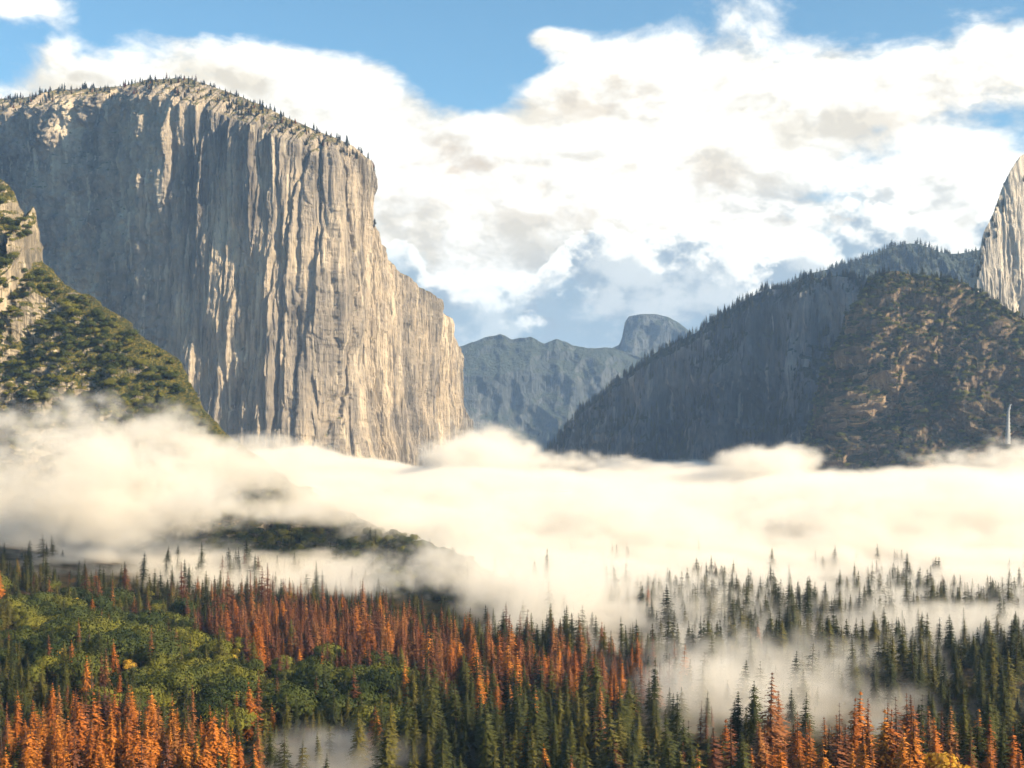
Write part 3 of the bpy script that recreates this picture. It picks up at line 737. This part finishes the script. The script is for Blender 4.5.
# ------------------------------------------------------------------ sun and sky
SAZ, SEL = math.radians(118), math.radians(27)     # azimuth from +Y clockwise
sdir = Vector((math.sin(SAZ)*math.cos(SEL), math.cos(SAZ)*math.cos(SEL), math.sin(SEL)))
l = bpy.data.lights.new('sun', 'SUN'); l.energy = 5.; l.angle = math.radians(.6); l.color = (1., .80, .54)
lo_ = bpy.data.objects.new('sun', l); COL.objects.link(lo_); lo_.rotation_euler = (-sdir).to_track_quat('-Z', 'Y').to_euler()
w = bpy.data.worlds.new('World'); sc.world = w; w.use_nodes = True
nt = w.node_tree; nt.nodes.clear(); b = NB(nt)
sky = b.n('ShaderNodeTexSky', sky_type='NISHITA'); sky.sun_disc = False; sky.sun_elevation = SEL; sky.sun_rotation = SAZ
sky.altitude = 1300; sky.air_density = 1.; sky.dust_density = .6; sky.ozone_density = .6
bg = b.n('ShaderNodeBackground'); sm_ = b.n('ShaderNodeVectorMath', operation='MULTIPLY'); nt.links.new(sky.outputs[0], sm_.inputs[0]); sm_.inputs[1].default_value = (.72, 1.06, 1.08); nt.links.new(sm_.outputs[0], bg.inputs[0]); bg.inputs[1].default_value = .06
D = b.n('ShaderNodeTexCoord').outputs['Generated']
sp = b.n('ShaderNodeSeparateXYZ'); nt.links.new(D, sp.inputs[0])
az = b.m('ARCTAN2', sp.outputs[0], sp.outputs[1]); el = b.m('ARCSINE', sp.outputs[2])
def ae(px, py):
    x, y, z = (px-CX)/F, 1., (HY-py)/F
    return math.atan2(x, y), math.atan2(z, math.hypot(x, y))
def cblob(px, py, rx, ry, a=1., V=(0, 0)):
    A, E = ae(px, py)
    qa = b.m('MULTIPLY', b.m('SUBTRACT', az, A), F/rx); qe = b.m('MULTIPLY', b.m('SUBTRACT', el, E), F/ry)
    return b.m('MULTIPLY', b.m('EXPONENT', b.m('MULTIPLY', b.m('ADD', b.m('MULTIPLY', qa, qa), b.m('MULTIPLY', qe, qe)), -1.)), a)
def total(L):
    s = None
    for q in L:
        e = cblob(*q); s = e if s is None else b.m('ADD', s, e)
    return s
Pc = b.v('MULTIPLY', D, (1., 1., 1.9))
warp = b.n('ShaderNodeTexNoise'); nt.links.new(Pc, warp.inputs[0]); warp.inputs['Scale'].default_value = 6; warp.inputs['Detail'].default_value = 3
Pw = b.v('ADD', Pc, b.v('MULTIPLY', b.v('SUBTRACT', warp.outputs[1], (.5, .5, .5)), (.06, .06, .06)))
c0 = b.noise(Pw, 6., 8., .58)
c1 = b.noise(b.v('ADD', Pw, (.02, .0, .03)), 6., 5., .58)       # towards the sun: self-shading
big = b.noise(Pc, 3.2, 4., .5)
holes = total([(478, 55, 62, 62, 1.2), (420, 25, 120, 36, .55), (250, 12, 170, 22, .6), (80, 42, 75, 30, .5), (560, 2, 80, 26, .6), (880, 12, 75, 34, .5), (330, 103, 36, 9, .30), (900, 245, 50, 14, .1)])
fill = total([(540, 36, 40, 15, .8), (447, 26, 22, 11, .95), (30, 2, 40, 14, .6), (200, 110, 190, 50, .5), (760, 110, 260, 90, .6), (450, 180, 120, 70, .5), (620, 250, 220, 60, .75), (900, 220, 140, 40, .35), (60, 48, 16, 12, .35)])
cov = b.m('ADD', b.m('ADD', b.m('MULTIPLY', b.m('SUBTRACT', c0, .5), 3.0), b.m('MULTIPLY', b.m('SUBTRACT', big, .5), 1.2)), b.m('SUBTRACT', b.m('ADD', fill, .18), holes))
front = b.ss(.5, .9, b.m('ABSOLUTE', az), 0., .6)      # more open sky behind the camera
cov = b.m('SUBTRACT', cov, front)
cov = b.m('SUBTRACT', cov, b.ss(.38, .65, el, 0., .6))
alpha = b.ss(-.02, .40, cov)
lit = b.ss(-.10, .05, b.m('SUBTRACT', c0, c1))
darkm = total([(600, 262, 70, 20, .35), (850, 200, 120, 16, .5), (520, 300, 120, 26, .6), (700, 300, 150, 22, .5), (830, 30, 60, 22, .2), (345, 103, 30, 8, .5)])
tanm = total([(440, 165, 75, 26, 1.), (480, 190, 60, 14, .8), (560, 205, 60, 22, .4), (690, 190, 60, 30, .5), (600, 100, 60, 40, .4), (720, 225, 90, 14, .6), (660, 60, 60, 30, .3), (930, 120, 60, 30, .3)])
shade = b.m('MULTIPLY', darkm, b.ss(.35, .95, lit, 1., .08), clamp=True)
base = b.mix(lit, (.37, .335, .27), (.55, .53, .475))
base = b.mix(b.m('MULTIPLY', tanm, b.ss(0., 1., lit, .7, .2), clamp=True), base, (.34, .265, .185))
base = b.mix(shade, base, (.14, .175, .20))
# a lower bank of cumulus: lit heaped tops over a blue grey body
def hump(px, w_, h_):
    A, _ = ae(px, 250)
    q = b.m('MULTIPLY', b.m('SUBTRACT', az, A), F/w_)
    return b.m('MULTIPLY', b.m('EXPONENT', b.m('MULTIPLY', b.m('MULTIPLY', q, q), -1.)), h_/F)
tp = (HY-292)/F
for q in ((650, 62, 62), (575, 40, 38), (705, 30, 22), (860, 55, 68), (925, 34, 34), (770, 45, 26), (455, 55, 24), (395, 22, 58), (985, 22, 62)): tp = b.m('ADD', tp, hump(*q))
Db = b.v('MULTIPLY', D, (1., 1., 1.25)); bil = b.noise(Db, 24., 6., .55); bil2 = b.noise(b.v('ADD', Db, (.006, 0., .010)), 24., 4., .55)
dep = b.m('ADD', b.m('SUBTRACT', tp, el), b.m('MULTIPLY', b.m('SUBTRACT', bil, .5), .085))
a2 = b.ss(0., .005, dep)
body2 = b.m('MULTIPLY', b.ss(.004, .034, b.m('ADD', dep, b.m('MULTIPLY', b.m('SUBTRACT', bil2, bil), .22))), b.ss(.44, .6, bil, 1., .55))
c2 = b.mix(body2, (.50, .485, .43), (.135, .17, .195))
lowm = b.m('MULTIPLY', b.ss(-.14, -.08, az), b.ss(1., .6, b.m('ABSOLUTE', az)))
alpha2 = b.m('MULTIPLY', b.m('MULTIPLY', a2, lowm), .93)
mod = b.m('MULTIPLY', b.ss(-.05, .035, b.m('SUBTRACT', bil, bil2), .87, 1.), 1.)
tone = b.n('ShaderNodeVectorMath', operation='SCALE'); nt.links.new(base, tone.inputs[0]); nt.links.new(mod, tone.inputs['Scale'])
base = b.mix(alpha2, tone.outputs[0], c2)
alpha = b.m('MAXIMUM', alpha, alpha2)
bc = b.n('ShaderNodeBackground'); nt.links.new(base, bc.inputs[0]); bc.inputs[1].default_value = 1.
mx = b.n('ShaderNodeMixShader'); nt.links.new(alpha, mx.inputs[0]); nt.links.new(bg.outputs[0], mx.inputs[1]); nt.links.new(bc.outputs[0], mx.inputs[2])
ow = b.n('ShaderNodeOutputWorld'); nt.links.new(mx.outputs[0], ow.inputs[0])

# ------------------------------------------------------------------ camera and render
cam = bpy.data.cameras.new('camera'); co_ = bpy.data.objects.new('camera', cam); COL.objects.link(co_); sc.camera = co_
co_.location = (0, 0, CAMZ); co_.rotation_euler = (math.radians(90), 0, 0)
cam.sensor_width = 36; cam.lens = F/1024*36; cam.shift_y = (HY-384)/1024
cam.clip_start = 1; cam.clip_end = 90000
vs = sc.view_settings; vs.view_transform = 'Standard'; vs.look = 'None'; vs.gamma = 1; vs.exposure = 1.5
sc.display_settings.display_device = 'sRGB'
cy = sc.cycles
cy.use_denoising = True; cy.denoiser = 'OPENIMAGEDENOISE'
cy.use_adaptive_sampling = True; cy.adaptive_threshold = .04
cy.max_bounces = 5; cy.diffuse_bounces = 2; cy.glossy_bounces = 1; cy.transmission_bounces = 2; cy.transparent_max_bounces = 8; cy.volume_bounces = 3
cy.caustics_reflective = False; cy.caustics_refractive = False
cy.volume_step_rate = 2.; cy.volume_max_steps = 256
cy.sample_clamp_indirect = 4
print('script', time.time()-T0)
